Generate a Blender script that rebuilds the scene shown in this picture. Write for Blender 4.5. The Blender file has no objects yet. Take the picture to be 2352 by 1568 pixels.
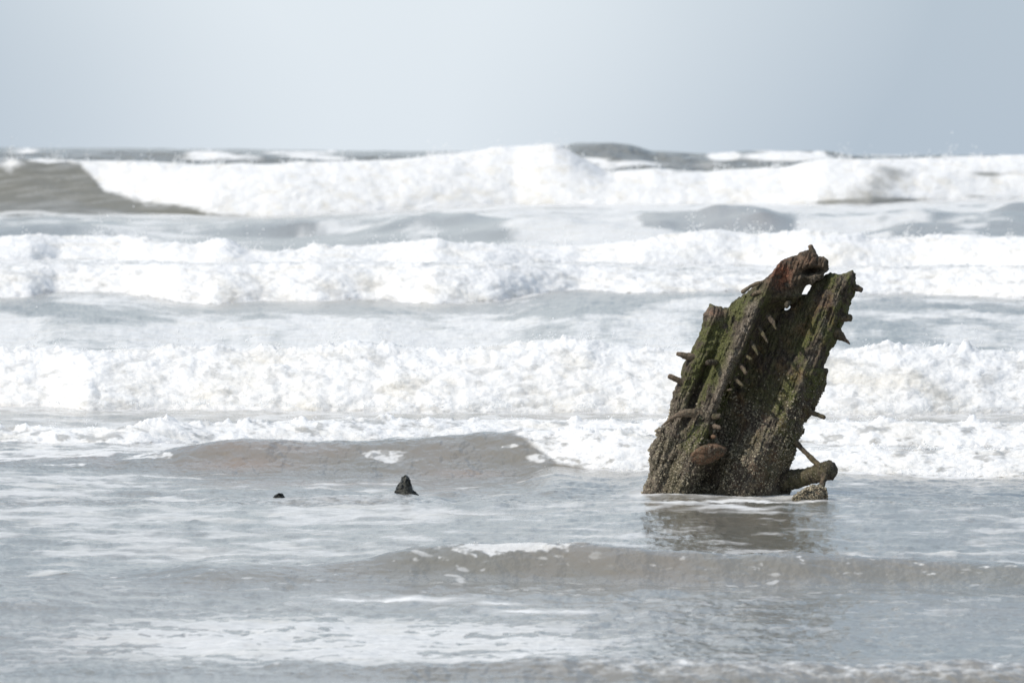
import bpy, math
import numpy as np
from mathutils import Matrix, Vector

S = bpy.context.scene
C = bpy.context.collection
rng = np.random.default_rng(7)

# ------------------------------------------------------------------ camera
EYE = 2.0                      # camera height above the water
FPX = 19600.0                  # focal length in units of a 2352 px wide frame (300 mm lens)
PITCH = math.atan(439 / FPX)
ROLL = 0.0088
cam_d = bpy.data.cameras.new('camera')
cam = bpy.data.objects.new('camera', cam_d)
C.objects.link(cam)
cam_d.lens = 300
cam_d.sensor_width = 36
cam_d.clip_start = 1
cam_d.clip_end = 20000
cam_d.dof.use_dof = True
cam_d.dof.focus_distance = 49.3
cam_d.dof.aperture_fstop = 11
CAMROT = (Matrix.Rotation(math.pi / 2 - PITCH, 3, 'X') @ Matrix.Rotation(ROLL, 3, 'Z'))
cam.matrix_world = Matrix.Translation((0, 0, EYE)) @ CAMROT.to_4x4()
S.camera = cam
R = np.array(CAMROT)
R = R.reshape(3, 3)


def ray(px, py):
    """direction with y = 1 for a frame position (2352 x 1568 units)"""
    px = np.asarray(px, float); py = np.asarray(py, float)
    v = np.stack([(px - 1176) / FPX, -(py - 784) / FPX, -np.ones_like(px)], -1) @ R.T
    return v / v[..., 1:2]


def unproj(px, py, Y):
    r = ray(px, py)
    p = r * np.asarray(Y, float)[..., None]
    p[..., 2] += EYE
    return p


def proj(P):
    q = (P - np.array([0, 0, EYE])) @ R
    return 1176 + FPX * q[..., 0] / -q[..., 2], 784 - FPX * q[..., 1] / -q[..., 2]


# ------------------------------------------------------------------ light, sky, exposure
SUN_TO = Vector((-0.78, -0.36, 0.74)).normalized()
elev = math.asin(SUN_TO.z)
azim = math.atan2(SUN_TO.x, SUN_TO.y)
sun_d = bpy.data.lights.new('sun', 'SUN')
sun_d.energy = 2.9
sun_d.angle = math.radians(1.0)
sun_d.color = (1.0, 0.945, 0.865)
sun = bpy.data.objects.new('sun', sun_d)
C.objects.link(sun)
sun.rotation_euler = SUN_TO.to_track_quat('Z', 'Y').to_euler()

W = bpy.data.worlds.new('World')
S.world = W
W.use_nodes = True
nt = W.node_tree
nt.nodes.clear()
wo = nt.nodes.new('ShaderNodeOutputWorld')
bg = nt.nodes.new('ShaderNodeBackground')
sky = nt.nodes.new('ShaderNodeTexSky')
sky.sky_type = 'NISHITA'
sky.sun_disc = False
sky.sun_elevation = elev
sky.sun_rotation = azim
sky.air_density = 1.0
sky.dust_density = 1.0
sky.ozone_density = 2.0
bg.inputs['Strength'].default_value = 0.12
# a thin even veil of high cloud, a little thicker in soft broad patches
tc = nt.nodes.new('ShaderNodeTexCoord')
mp = nt.nodes.new('ShaderNodeMapping')
mp.inputs['Scale'].default_value = (11, 11, 9)
mp.inputs['Location'].default_value = (0.45, 0.0, 0.2)
nz = nt.nodes.new('ShaderNodeTexNoise')
nz.inputs['Scale'].default_value = 1.0
nz.inputs['Detail'].default_value = 1.5
rp = nt.nodes.new('ShaderNodeValToRGB')
rp.color_ramp.elements[0].position = 0.3
rp.color_ramp.elements[1].position = 0.72
rp.color_ramp.elements[0].color = (3.35, 4.0, 4.75, 1)
rp.color_ramp.elements[1].color = (5.55, 6.08, 6.62, 1)
mx = nt.nodes.new('ShaderNodeMix')
mx.data_type = 'RGBA'
mx.inputs[0].default_value = 0.8
nt.links.new(tc.outputs['Generated'], mp.inputs[0])
nt.links.new(mp.outputs[0], nz.inputs['Vector'])
sx = nt.nodes.new('ShaderNodeSeparateXYZ')
nt.links.new(tc.outputs['Generated'], sx.inputs[0])
def wmath(op, a, b=0.0, clamp=False):
    nd = nt.nodes.new('ShaderNodeMath'); nd.operation = op; nd.use_clamp = clamp
    for i, v in enumerate((a, b)):
        if isinstance(v, bpy.types.NodeSocket): nt.links.new(v, nd.inputs[i])
        else: nd.inputs[i].default_value = v
    return nd.outputs[0]
# the veil is brightest out to sea ahead and thins sideways and overhead
side = wmath('MULTIPLY', wmath('ABSOLUTE', wmath('ADD', sx.outputs[0], 0.012)), 10.5)
side = wmath('POWER', side, 1.6)
veil = wmath('SUBTRACT', wmath('ADD', nz.outputs['Fac'], 0.22), side, True)
veil = wmath('MAXIMUM', veil, 0.22)
nt.links.new(veil, rp.inputs[0])
thin = wmath('SUBTRACT', 0.88, wmath('MULTIPLY', sx.outputs[2], 0.40), True)
nt.links.new(thin, mx.inputs[0])
nt.links.new(sky.outputs[0], mx.inputs[6])
nt.links.new(rp.outputs[0], mx.inputs[7])
nt.links.new(mx.outputs[2], bg.inputs[0])
nt.links.new(bg.outputs[0], wo.inputs[0])

S.view_settings.view_transform = 'Standard'
S.view_settings.look = 'None'
S.view_settings.gamma = 1
S.view_settings.exposure = 0.25
S.render.engine = 'CYCLES'


# ------------------------------------------------------------------ noise
def _h(ix, iy, iz, seed):
    with np.errstate(over='ignore'):
        h = (ix.astype(np.uint32) * np.uint32(0x8da6b343)
             ^ iy.astype(np.uint32) * np.uint32(0xd8163841)
             ^ iz.astype(np.uint32) * np.uint32(0xcb1ab31f)
             ^ np.uint32((seed * 0x9e3779b1) & 0xffffffff))
        h ^= h >> np.uint32(15)
        h *= np.uint32(0x2c1b3c6d)
        h ^= h >> np.uint32(12)
        h *= np.uint32(0x297a2d39)
        h ^= h >> np.uint32(15)
    return h


def noise3(x, y, z, seed=0):
    x = np.asarray(x, np.float32); y = np.asarray(y, np.float32); z = np.asarray(z, np.float32)
    xf = np.floor(x); yf = np.floor(y); zf = np.floor(z)
    ix = xf.astype(np.int32); iy = yf.astype(np.int32); iz = zf.astype(np.int32)
    fx = x - xf; fy = y - yf; fz = z - zf
    u = fx * fx * fx * (fx * (fx * 6 - 15) + 10)
    v = fy * fy * fy * (fy * (fy * 6 - 15) + 10)
    w = fz * fz * fz * (fz * (fz * 6 - 15) + 10)
    out = np.zeros(np.broadcast(x, y, z).shape, np.float32)
    for dx in (0, 1):
        for dy in (0, 1):
            for dz in (0, 1):
                h = _h(ix + dx, iy + dy, iz + dz, seed)
                gx = (h & 1023).astype(np.float32) / 511.5 - 1
                gy = ((h >> 10) & 1023).astype(np.float32) / 511.5 - 1
                gz = ((h >> 20) & 1023).astype(np.float32) / 511.5 - 1
                n = gx * (fx - dx) + gy * (fy - dy) + gz * (fz - dz)
                out += n * (u if dx else 1 - u) * (v if dy else 1 - v) * (w if dz else 1 - w)
    return out * 1.5


def noise2(x, y, seed=0):
    x = np.asarray(x, np.float32); y = np.asarray(y, np.float32)
    xf = np.floor(x); yf = np.floor(y)
    ix = xf.astype(np.int32); iy = yf.astype(np.int32)
    iz = np.zeros_like(ix)
    fx = x - xf; fy = y - yf
    u = fx * fx * fx * (fx * (fx * 6 - 15) + 10)
    v = fy * fy * fy * (fy * (fy * 6 - 15) + 10)
    out = 0
    for dx in (0, 1):
        for dy in (0, 1):
            h = _h(ix + dx, iy + dy, iz, seed)
            gx = (h & 4095).astype(np.float32) / 2047.5 - 1
            gy = ((h >> 12) & 4095).astype(np.float32) / 2047.5 - 1
            out = out + (gx * (fx - dx) + gy * (fy - dy)) * (u if dx else 1 - u) * (v if dy else 1 - v)
    return out * 1.5


def fbm2(x, y, oct=4, seed=0, gain=0.5, lac=2.1):
    s = 0; a = 1.0; f = 1.0; t = 0
    for k in range(oct):
        s = s + a * noise2(x * f + 17.3 * k, y * f - 9.1 * k, seed + k)
        t += a; a *= gain; f *= lac
    return s / t


def fbm3(x, y, z, oct=3, seed=0, gain=0.5, lac=2.1, billow=False):
    s = 0; a = 1.0; f = 1.0; t = 0
    for k in range(oct):
        n = noise3(x * f + 13.7 * k, y * f, z * f - 5.5 * k, seed + k)
        if billow:
            n = np.abs(n) * 2 - 0.55
        s = s + a * n
        t += a; a *= gain; f *= lac
    return s / t


def sstep(a, b, x):
    t = np.clip((x - a) / (b - a), 0, 1)
    return t * t * (3 - 2 * t)


# ------------------------------------------------------------------ object helpers
def mesh_object(name, V, F, mat, parent=None, smooth=True):
    V = np.asarray(V, np.float32); F = np.asarray(F, np.int32)
    me = bpy.data.meshes.new(name)
    me.vertices.add(len(V)); me.vertices.foreach_set('co', V.ravel())
    k = F.shape[1]
    me.loops.add(F.size); me.loops.foreach_set('vertex_index', F.ravel())
    me.polygons.add(len(F))
    me.polygons.foreach_set('loop_start', np.arange(0, F.size, k, dtype=np.int32))
    me.polygons.foreach_set('loop_total', np.full(len(F), k, np.int32))
    me.update(calc_edges=True)
    if smooth:
        me.polygons.foreach_set('use_smooth', np.ones(len(F), bool))
    o = bpy.data.objects.new(name, me)
    C.objects.link(o)
    if mat: me.materials.append(mat)
    if parent:
        o.parent = parent
        o.matrix_parent_inverse = Matrix.Translation(-Vector(parent.location))
    return o


def set_attr(o, name, arr):
    a = o.data.attributes.new(name, 'FLOAT', 'POINT')
    a.data.foreach_set('value', np.ascontiguousarray(arr, np.float32).ravel())


class NB:
    """small node-building helper"""
    def __init__(s, name):
        s.m = bpy.data.materials.new(name); s.m.use_nodes = True
        s.t = s.m.node_tree; s.t.nodes.clear()
        s.out = s.t.nodes.new('ShaderNodeOutputMaterial')

    def n(s, kind, **kw):
        nd = s.t.nodes.new(kind)
        for k, v in kw.items():
            if k.startswith('_'): setattr(nd, k[1:], v)
            else: s.put(nd.inputs[k.replace('__', ' ')], v)
        return nd

    def put(s, sock, v):
        if hasattr(v, 'links') or isinstance(v, bpy.types.NodeSocket): s.t.links.new(v, sock)
        else: sock.default_value = v

    def math(s, op, a, b=0.0, c=None, clamp=False):
        nd = s.t.nodes.new('ShaderNodeMath'); nd.operation = op; nd.use_clamp = clamp
        s.put(nd.inputs[0], a); s.put(nd.inputs[1], b)
        if c is not None: s.put(nd.inputs[2], c)
        return nd.outputs[0]

    def mix(s, f, a, b):
        nd = s.t.nodes.new('ShaderNodeMix'); nd.data_type = 'RGBA'
        s.put(nd.inputs[0], f); s.put(nd.inputs[6], a); s.put(nd.inputs[7], b)
        return nd.outputs[2]

    def ramp(s, f, a, b, va=0.0, vb=1.0):
        nd = s.t.nodes.new('ShaderNodeMapRange'); nd.interpolation_type = 'SMOOTHSTEP'
        s.put(nd.inputs[0], f)
        for i, v in enumerate((a, b, va, vb)): s.put(nd.inputs[i + 1], v)
        return nd.outputs[0]

    def pos(s, scale=(1, 1, 1)):
        g = s.t.nodes.new('ShaderNodeNewGeometry')
        m = s.t.nodes.new('ShaderNodeVectorMath'); m.operation = 'MULTIPLY'
        s.t.links.new(g.outputs['Position'], m.inputs[0]); m.inputs[1].default_value = scale
        return m.outputs[0]

    def noise(s, vec, scale, detail=3, rough=0.5):
        nd = s.t.nodes.new('ShaderNodeTexNoise'); s.t.links.new(vec, nd.inputs['Vector'])
        nd.inputs['Scale'].default_value = scale; nd.inputs['Detail'].default_value = detail
        nd.inputs['Roughness'].default_value = rough
        return nd.outputs['Fac']

    def attr(s, name):
        nd = s.t.nodes.new('ShaderNodeAttribute'); nd.attribute_name = name
        return nd.outputs['Fac']


def rgb(r, g, b): return (r, g, b, 1)


# ------------------------------------------------------------------ materials
def water_material():
    b = NB('sea_water')
    foam = b.attr('foam'); silt = b.attr('silt')
    p = b.pos((1, 1, 1))
    n1 = b.noise(p, 9, 4, 0.6)
    f = b.math('ADD', foam, b.math('MULTIPLY', b.math('MULTIPLY', b.math('SUBTRACT', n1, 0.5), 3.6), b.math('MULTIPLY', foam, b.math('SUBTRACT', 1.02, foam))), clamp=True)
    body = b.mix(silt, rgb(0.200, 0.195, 0.165), rgb(0.30, 0.215, 0.155))
    # ripples finer than the mesh
    ps = b.pos((1.5, 0.8, 1))
    r1 = b.noise(ps, 5.0, 4, 0.65)
    r2 = b.noise(p, 34.0, 2, 0.5)
    bm = b.n('ShaderNodeBump', Strength=0.7, Distance=0.016, Height=r1)
    # the open sea beyond the surf is choppier
    sy = b.t.nodes.new('ShaderNodeSeparateXYZ'); b.t.links.new(p, sy.inputs[0])
    chop = b.math('MULTIPLY', b.noise(b.pos((.8, .5, 1)), 1.1, 4, 0.6), b.ramp(sy.outputs[1], 300, 380))
    bm = b.n('ShaderNodeBump', Strength=1.0, Distance=0.65, Height=chop, Normal=bm.outputs[0])
    bm2 = b.n('ShaderNodeBump', Strength=0.4, Distance=0.003, Height=r2, Normal=bm.outputs[0])
    wat = b.n('ShaderNodeBsdfPrincipled', Base__Color=body, Roughness=0.14, IOR=1.33, Normal=bm2.outputs[0])
    fn = b.noise(p, 22, 4, 0.65)
    fb = b.n('ShaderNodeBump', Strength=0.6, Distance=0.02, Height=fn)
    tint = b.noise(p, 1.7, 3, 0.5)
    fc = b.mix(b.ramp(tint, 0.45, 0.75), rgb(0.80, 0.79, 0.77), rgb(0.73, 0.70, 0.64))
    fo = b.n('ShaderNodeBsdfPrincipled', Base__Color=fc, Roughness=0.75, IOR=1.2, Normal=fb.outputs[0], Subsurface__Weight=0.85, Subsurface__Radius=(1.0, 1.0, 1.0), Subsurface__Scale=0.35)
    ms = b.t.nodes.new('ShaderNodeMixShader')
    b.put(ms.inputs[0], f); b.t.links.new(wat.outputs[0], ms.inputs[1]); b.t.links.new(fo.outputs[0], ms.inputs[2])
    b.t.links.new(ms.outputs[0], b.out.inputs[0])
    return b.m


def foam_material():
    b = NB('spray_foam')
    fo = b.n('ShaderNodeBsdfPrincipled', Base__Color=rgb(0.86, 0.87, 0.87), Roughness=0.5, IOR=1.3)
    b.t.links.new(fo.outputs[0], b.out.inputs[0])
    return b.m


def wood_material(name='weathered_timber', moss=1.0, rust=0.0, barn=1.0, light=0.0):
    b = NB(name)
    p = b.pos()
    # grain runs up the leaning timber
    tcn = b.t.nodes.new('ShaderNodeMapping')
    tcn.inputs['Rotation'].default_value = (0, math.radians(-21), 0)
    tcn.inputs['Scale'].default_value = (1, 1, 0.35)
    tcn.vector_type = 'TEXTURE' if False else 'POINT'
    b.t.links.new(p, tcn.inputs[0])
    grain = b.noise(tcn.outputs[0], 60, 4, 0.6)
    big = b.noise(p, 5.5, 4, 0.6)
    med = b.noise(p, 24, 4, 0.65)
    fine = b.noise(p, 130, 3, 0.7)
    dark = b.mix(b.ramp(grain, 0.35, 0.65), rgb(0.030, 0.025, 0.020), rgb(0.110, 0.086, 0.062))
    lite = b.mix(b.ramp(fine, 0.4, 0.6), rgb(0.15, 0.115, 0.083), rgb(0.25, 0.20, 0.15))
    col = b.mix(b.math('ADD', b.ramp(med, 0.5, 0.68, 0, 0.75), light, clamp=True), dark, lite)
    green = b.mix(b.ramp(fine, 0.35, 0.65), rgb(0.036, 0.040, 0.013), rgb(0.155, 0.165, 0.050))
    mossf = b.math('MULTIPLY', b.ramp(b.math('ADD', b.math('MULTIPLY', big, 0.6), b.math('MULTIPLY', med, 0.5)), 0.47, 0.60, 0, .88),
                   b.attr('moss') if moss == 1.0 else moss)
    col = b.mix(mossf, col, green)
    if barn == 1.0:
        greyc = b.mix(b.ramp(fine, 0.38, 0.62), rgb(0.06, 0.05, 0.037), rgb(0.36, 0.30, 0.235))
        col = b.mix(b.math('MULTIPLY', b.attr('ridge'), b.ramp(med, .34, .56)), col, greyc)
    rustc = b.mix(b.ramp(fine, 0.35, 0.65), rgb(0.13, 0.045, 0.028), rgb(0.33, 0.145, 0.08))
    rf = b.math('MULTIPLY', b.ramp(med, 0.36, 0.6), b.attr('rust') if rust == 0.0 else rust)
    col = b.mix(rf, col, rustc)
    # pale specks: barnacles, and painted highlights over the timber
    vo = b.t.nodes.new('ShaderNodeTexVoronoi'); b.t.links.new(p, vo.inputs['Vector'])
    vo.inputs['Scale'].default_value = 95
    spk = b.ramp(vo.outputs['Distance'], 0.30, 0.42, 1, 0)
    sep = b.t.nodes.new('ShaderNodeSeparateColor'); b.t.links.new(vo.outputs['Color'], sep.inputs[0])
    keep = b.ramp(sep.outputs[0], 0.55, 0.75)
    bf = b.math('MULTIPLY', b.math('MULTIPLY', spk, keep), b.attr('crust_glint') if barn == 1.0 else barn)
    col = b.mix(bf, col, b.mix(sep.outputs[1], rgb(0.16, 0.15, 0.10), rgb(0.40, 0.36, 0.28)))
    hgt = b.math('ADD', b.math('MULTIPLY', grain, 0.5), b.math('ADD', b.math('MULTIPLY', med, 1.1), b.math('MULTIPLY', fine, 0.5)))
    hgt = b.math('ADD', hgt, b.math('MULTIPLY', bf, 0.5))
    bm = b.n('ShaderNodeBump', Strength=0.9, Distance=0.018, Height=hgt)
    pr = b.n('ShaderNodeBsdfPrincipled', Base__Color=col, Roughness=0.8, IOR=1.35, Normal=bm.outputs[0])
    b.t.links.new(pr.outputs[0], b.out.inputs[0])
    return b.m


def rock_material():
    b = NB('wet_dark_rock')
    p = b.pos()
    c = b.mix(b.ramp(b.noise(p, 60, 4, 0.7), 0.4, 0.65), rgb(0.014, 0.014, 0.012), rgb(0.075, 0.075, 0.062))
    bm = b.n('ShaderNodeBump', Strength=0.9, Distance=0.012, Height=b.noise(p, 45, 4, 0.7))
    pr = b.n('ShaderNodeBsdfPrincipled', Base__Color=c, Roughness=0.5, IOR=1.4, Normal=bm.outputs[0])
    b.t.links.new(pr.outputs[0], b.out.inputs[0])
    return b.m


M_WATER = water_material()
M_FOAM = foam_material()
M_WOOD = wood_material()
M_BOLT = wood_material('weathered_peg', moss=0.25, rust=0.12, barn=0.4, light=0.8)
M_DARKBOLT = wood_material('dark_peg', moss=0.4, rust=0.1, barn=0.5, light=0.1)
M_LOG = wood_material('mossy_log', moss=0.35, rust=0.01, barn=0.75, light=0.0)
M_RUST = wood_material('rusty_timber_end', moss=0.25, rust=0.4, barn=0.8, light=0.15)
M_MPEG = wood_material('algae_peg', moss=0.55, rust=0.05, barn=0.4, light=0.2)
M_LUMP = wood_material('barnacled_timber', moss=0.2, rust=0.15, barn=0.98, light=0.7)
M_ROCK = rock_material()

# ------------------------------------------------------------------ the sea
# columns of a fan around the camera: dense over the photographed sector, widening to both sides
half = 0.0625
dense = np.linspace(-half, half, 1140)
grow = half + np.cumsum(np.geomspace(half / 570 * 1.05, 0.07, 110))
scol = np.concatenate([-grow[::-1], dense, grow])
NC = len(scol)
pxcol = 1176 + FPX * scol            # nominal frame column of each bearing


def line(tab, swing=.5):
    """foot of a wave from (px, py) points: (distance, height) per column. Only the share
    `swing` of its wander is distance, the rest is the water standing higher or lower there"""
    t = np.array(tab, float)
    P = ray(t[:, 0], t[:, 1])
    sl = smooth_cols(np.interp(scol, P[:, 0], P[:, 2]))
    d = EYE / -sl
    dm = EYE / -np.median(sl[110:-110])
    d = dm + (d - dm) * swing
    return d, EYE + sl * d


def smooth_cols(v, k=9):
    w = np.hanning(k + 2)[1:-1]; w /= w.sum()
    return np.convolve(np.pad(v, k // 2, mode='edge'), w, 'valid')


def crest_z(tab, d):
    """height of the crest which stands at distance d and shows at the table's (px, py)"""
    t = np.array(tab, float)
    P = ray(t[:, 0], t[:, 1])
    dd = np.interp(P[:, 0], scol, d)
    z = EYE + P[:, 2] * dd
    return smooth_cols(np.interp(scol, P[:, 0], z))


def wig(freq, amp, seed):
    return amp * fbm2(scol * freq, np.zeros_like(scol) + 3.7, 4, seed)


def colf(tab):
    t = np.array(tab, float)
    return np.interp(pxcol, t[:, 0], t[:, 1])


one = np.ones(NC)
lines = []      # each: (distance, z, rows to the next line, kind of the segment that FOLLOWS, params)

K_f = 32.2 * one + wig(40, .15, 50)
K_cd = K_f + 0.45
K_cz = crest_z([(0, 1546), (200, 1530), (600, 1530), (900, 1522), (1250, 1508), (1500, 1512), (1800, 1518), (2352, 1522)], K_cd)
J_f, J_z = line([(0, 1345), (500, 1345), (900, 1340), (1200, 1338), (1600, 1345), (2000, 1352), (2352, 1360)], 0.6)
J_f = J_f + wig(30, .2, 51)
J_cd = J_f + 0.65
J_cz = crest_z([(0, 1328), (300, 1316), (700, 1300), (860, 1278), (960, 1253), (1050, 1246), (1200, 1246), (1400, 1250), (1500, 1262), (1800, 1273), (2100, 1282), (2352, 1296)], J_cd)
L_f, L_z = line([(0, 1162), (400, 1160), (700, 1160), (1000, 1154), (1400, 1152), (1560, 1155), (1880, 1156), (2352, 1165)], 0.7)
L_f = L_f + wig(60, .05, 52)
L_cd = L_f + 0.5
L_cz = crest_z([(0, 1153), (170, 1148), (240, 1149), (450, 1150), (620, 1144), (800, 1135), (900, 1133), (1000, 1141), (1060, 1150), (1400, 1146), (1500, 1143), (1880, 1146), (2352, 1154)], L_cd)
H2_f, H2_z = line([(0, 1072), (300, 1085), (600, 1090), (1000, 1100), (1200, 1090), (1270, 1070), (1350, 1078), (1420, 1084), (1490, 1076), (1700, 1085), (1900, 1082), (2100, 1092), (2352, 1096)], 0.12)
brk2 = sstep(1080, 1480, pxcol)                      # the right of this wave has broken
H2_cd = H2_f + 1.2 * (1 - brk2) + 0.75 * brk2
H2_cz = crest_z([(0, 1060), (240, 1050), (400, 1036), (500, 1025), (700, 1022), (900, 1009), (1050, 997), (1200, 988), (1300, 991), (1500, 1002), (1700, 1020), (1900, 1031), (2000, 1024), (2100, 1030), (2352, 1034)], H2_cd)
H_f, H_z = line([(0, 1036), (200, 1040), (300, 1044), (400, 1032), (500, 1022), (600, 1018), (800, 1010), (1000, 1002), (1200, 990), (1500, 1000), (2000, 1022), (2352, 1026)], 0.35)
H_new = np.maximum(H_f, H2_cd + 0.9)
H_z = EYE + (H_z - EYE) * H_new / H_f
H_f = H_new
H_cd = H_f + 0.75
H_cz = crest_z([(0, 985), (100, 981), (240, 985), (340, 972), (380, 968), (450, 976), (600, 972), (800, 962), (1000, 966), (1300, 966), (1500, 966), (1900, 966), (2100, 968), (2352, 976)], H_cd)
F_f, F_z = line([(0, 932), (100, 932), (200, 940), (400, 938), (600, 942), (1000, 946), (1400, 946), (1500, 948), (1900, 952), (2100, 952), (2352, 948)], 0.5)
F_f = F_f + wig(90, .12, 53)
F_cd = F_f + 1.5
F_cz = crest_z([(0, 803), (100, 798), (200, 804), (300, 802), (400, 793), (500, 803), (600, 798), (700, 800), (820, 786), (900, 792), (1000, 803), (1100, 798), (1200, 786), (1270, 781), (1340, 779), (1400, 792), (1500, 803), (1700, 800), (1940, 802), (2100, 795), (2200, 802), (2352, 812)], F_cd)
D_f, D_z = line([(0, 682), (70, 681), (130, 670), (280, 672), (400, 690), (500, 695), (600, 688), (730, 692), (860, 686), (1000, 697), (1150, 690), (1250, 672), (1330, 664), (1480, 672), (1700, 668), (1900, 676), (2100, 672), (2352, 684)], 0.25)
D_f = D_f + wig(50, .25, 54)
D_cd = D_f + 2.2
D_cz = crest_z([(0, 612), (200, 607), (300, 604), (450, 612), (700, 609), (1000, 606), (1200, 608), (1350, 615), (1500, 627), (1700, 632), (2000, 622), (2352, 612)], D_cd)
C_f = D_cd + 9 + wig(40, .5, 55)
C_cd = C_f + 2.6
C_cz = crest_z([(0, 547), (60, 542), (150, 547), (300, 542), (380, 556), (450, 562), (520, 546), (570, 573), (640, 577), (750, 570), (860, 562), (1000, 550), (1060, 563), (1200, 567), (1350, 562), (1500, 548), (1640, 528), (1750, 538), (1860, 534), (2000, 548), (2200, 543), (2352, 543)], C_cd)
A_f, A_z = line([(0, 486), (240, 486), (500, 493), (640, 493), (800, 486), (1000, 477), (1180, 469), (1400, 472), (1700, 468), (1880, 470), (2000, 470), (2100, 463), (2352, 456)], 0.06)
A_cd = A_f + 5
A_cz = crest_z([(0, 366), (60, 364), (150, 372), (200, 372), (400, 377), (600, 380), (900, 369), (1000, 356), (1100, 350), (1200, 338), (1270, 331), (1310, 345), (1350, 368), (1390, 392), (1410, 396), (1500, 388), (1560, 396), (1620, 402), (1700, 390), (1800, 386), (1850, 372), (1900, 362), (2000, 368), (2100, 366), (2200, 362), (2352, 356)], A_cd)
A2_f = A_cd + 45
A2_cd = A2_f + 14
A2_cz = crest_z([(0, 352), (200, 352), (400, 352), (520, 352), (700, 356), (1000, 360), (1200, 352), (1290, 338), (1320, 331), (1400, 328), (1450, 333), (1500, 350), (1600, 357), (1700, 352), (1800, 349), (1900, 350), (2000, 364), (2352, 364)], A2_cd)

Z0 = 0 * one
sea_lines = [
    (22 * one, Z0, 36, 'flat'), (K_f, Z0, 34, 'front'), (K_cd, K_cz, 125, 'back'),
    (J_f, J_z, 66, 'front'), (J_cd, J_cz, 84, 'back'),
    (L_f, L_z, 26, 'front'), (L_cd, L_cz, 60, 'back'),
    (H2_f, H2_z, 84, 'front'), (H2_cd, H2_cz, 30, 'back'),
    (H_f, np.maximum(H_z, 0), 76, 'front'), (H_cd, H_cz, 40, 'back'),
    (F_f, F_z, 170, 'front'), (F_cd, F_cz, 120, 'back'),
    (D_f, D_z, 105, 'front'), (D_cd, D_cz, 24, 'back'),
    (C_f, Z0 + .30, 84, 'front'), (C_cd, C_cz, 130, 'back'),
    (A_f, A_z, 120, 'front'), (A_cd, A_cz, 30, 'back'),
    (A2_f, Z0 + .6, 50, 'front'), (A2_cd, A2_cz, 130, 'back'), (6000 * one, Z0, 0, 'end')]
names = ['near', 'K', 'Kb', 'J', 'Jb', 'L', 'Lb', 'H2', 'H2b', 'H', 'Hb', 'F', 'Fb', 'D', 'Db', 'C', 'Cb', 'A', 'Ab', 'A2', 'A2b']
convex = {'K': 0.6 * one, 'J': 0.0 * one, 'L': 0 * one, 'H2': brk2, 'H': one, 'F': one, 'D': one, 'C': one,
          'A': sstep(180, 520, pxcol), 'A2': 0.2 * one}
backlen = {'Kb': 0.7, 'Jb': 0.8, 'Lb': .5, 'H2b': 1.0, 'Hb': 1.2, 'Fb': 4.0, 'Db': 6, 'Cb': 9, 'Ab': 14, 'A2b': 40}

Drows, Zrows, segid, segt = [], [], [], []
for i, (d0, z0, nr, kind) in enumerate(sea_lines[:-1]):
    d1, z1 = sea_lines[i + 1][0], sea_lines[i + 1][1]
    for r in range(nr):
        t = r / nr
        if kind == 'front': t = t ** 1.5
        elif kind == 'back' and i < len(names) - 1: t = t ** 1.2
        if i == len(names) - 1:
            d = 1 / ((1 / d0) * (1 - t) + t / d1) if t < .93 else None
            d = d0 + (d1 - d0) * (math.exp(5.0 * t) - 1) / (math.exp(5.0) - 1)
        else:
            d = 1 / ((1 / d0) * (1 - t) + t / d1)
        if kind == 'front':
            cx = convex[names[i]]
            ga = (math.sin(math.pi / 2 * t)) ** 0.8
            gb = sstep(-.15, 1.0, np.array(t ** 1.25)) - sstep(-.15, 1.0, 0.0) * (1 - t)
            g = ga * cx + gb * (1 - cx)
            z = z0 + (z1 - z0) * g
        elif kind == 'back':
            L = backlen[names[i]]
            z = z1 + (z0 - z1) * np.exp(-((d - d0) / L) ** 2) * (1 - float(sstep(.35, 1.0, np.array(t))))
        else:
            z = z0 + (z1 - z0) * t
        Drows.append(d); Zrows.append(z)
        segid.append(i); segt.append(t)
Drows.append(sea_lines[-1][0]); Zrows.append(Z0); segid.append(len(names) - 1); segt.append(1.0)
Y = np.array(Drows, np.float64); Z = np.array(Zrows, np.float64)
NR = len(Y)
segid = np.array(segid)[:, None]; segt = np.array(segt)[:, None]
X = scol[None, :] * Y
PX, PY = proj(np.stack([X, Y, Z], -1))       # where the calm shape falls in the frame
print('sea grid', NR, NC)


def seg(n): return (segid == names.index(n))


def gauss(px, py, sx, sy):
    return np.exp(-((PX - px) / sx) ** 2 - ((PY - py) / sy) ** 2)


# --- swells and ripples
far = sstep(60, 250, Y)
vfar = sstep(330, 520, Y)
calm = 1 - sstep(0.02, 0.3, 0 * Y)
z = Z.copy()
# broad humps in the trough behind the third line of surf
bare = np.zeros_like(Y)
for (px, dd, hh, sw, sd) in ((1590, 212, .20, 170, 12), (1730, 205, .10, 90, 8), (2125, 188, .10, 100, 10), (2320, 188, .14, 90, 10), (2345, 235, .25, 60, 9),
                             (1000, 215, .34, 150, 10), (650, 235, .35, 200, 9), (150, 215, .30, 200, 9), (1250, 200, .15, 110, 9), (1430, 190, .12, 130, 8), (1900, 206, .34, 420, 11), (2000, 178, .16, 300, 8), (1200, 196, .2, 380, 9), (500, 190, .18, 420, 9)):
    hump = np.exp(-(np.abs((PX - px) / sw)) ** 2.6 - ((Y - dd) / (sd * np.where(Y < dd, .32, 2.6))) ** 2)
    hump = hump * (1 + .3 * noise2(X / 2.2 + px, Y / 5, 16)) * (1 + .25 * noise2(X / .8, Y / 2.5, 17))
    z += hh * hump * 1.0
    if hh in (.20, .10, .14, .25) and px > 1500: bare = np.maximum(bare, sstep(.08, .75, np.exp(-((PX - px) / (sw * 1.0)) ** 2 - ((Y - dd + sd * .3) / (sd * 1.1)) ** 2)))
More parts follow.
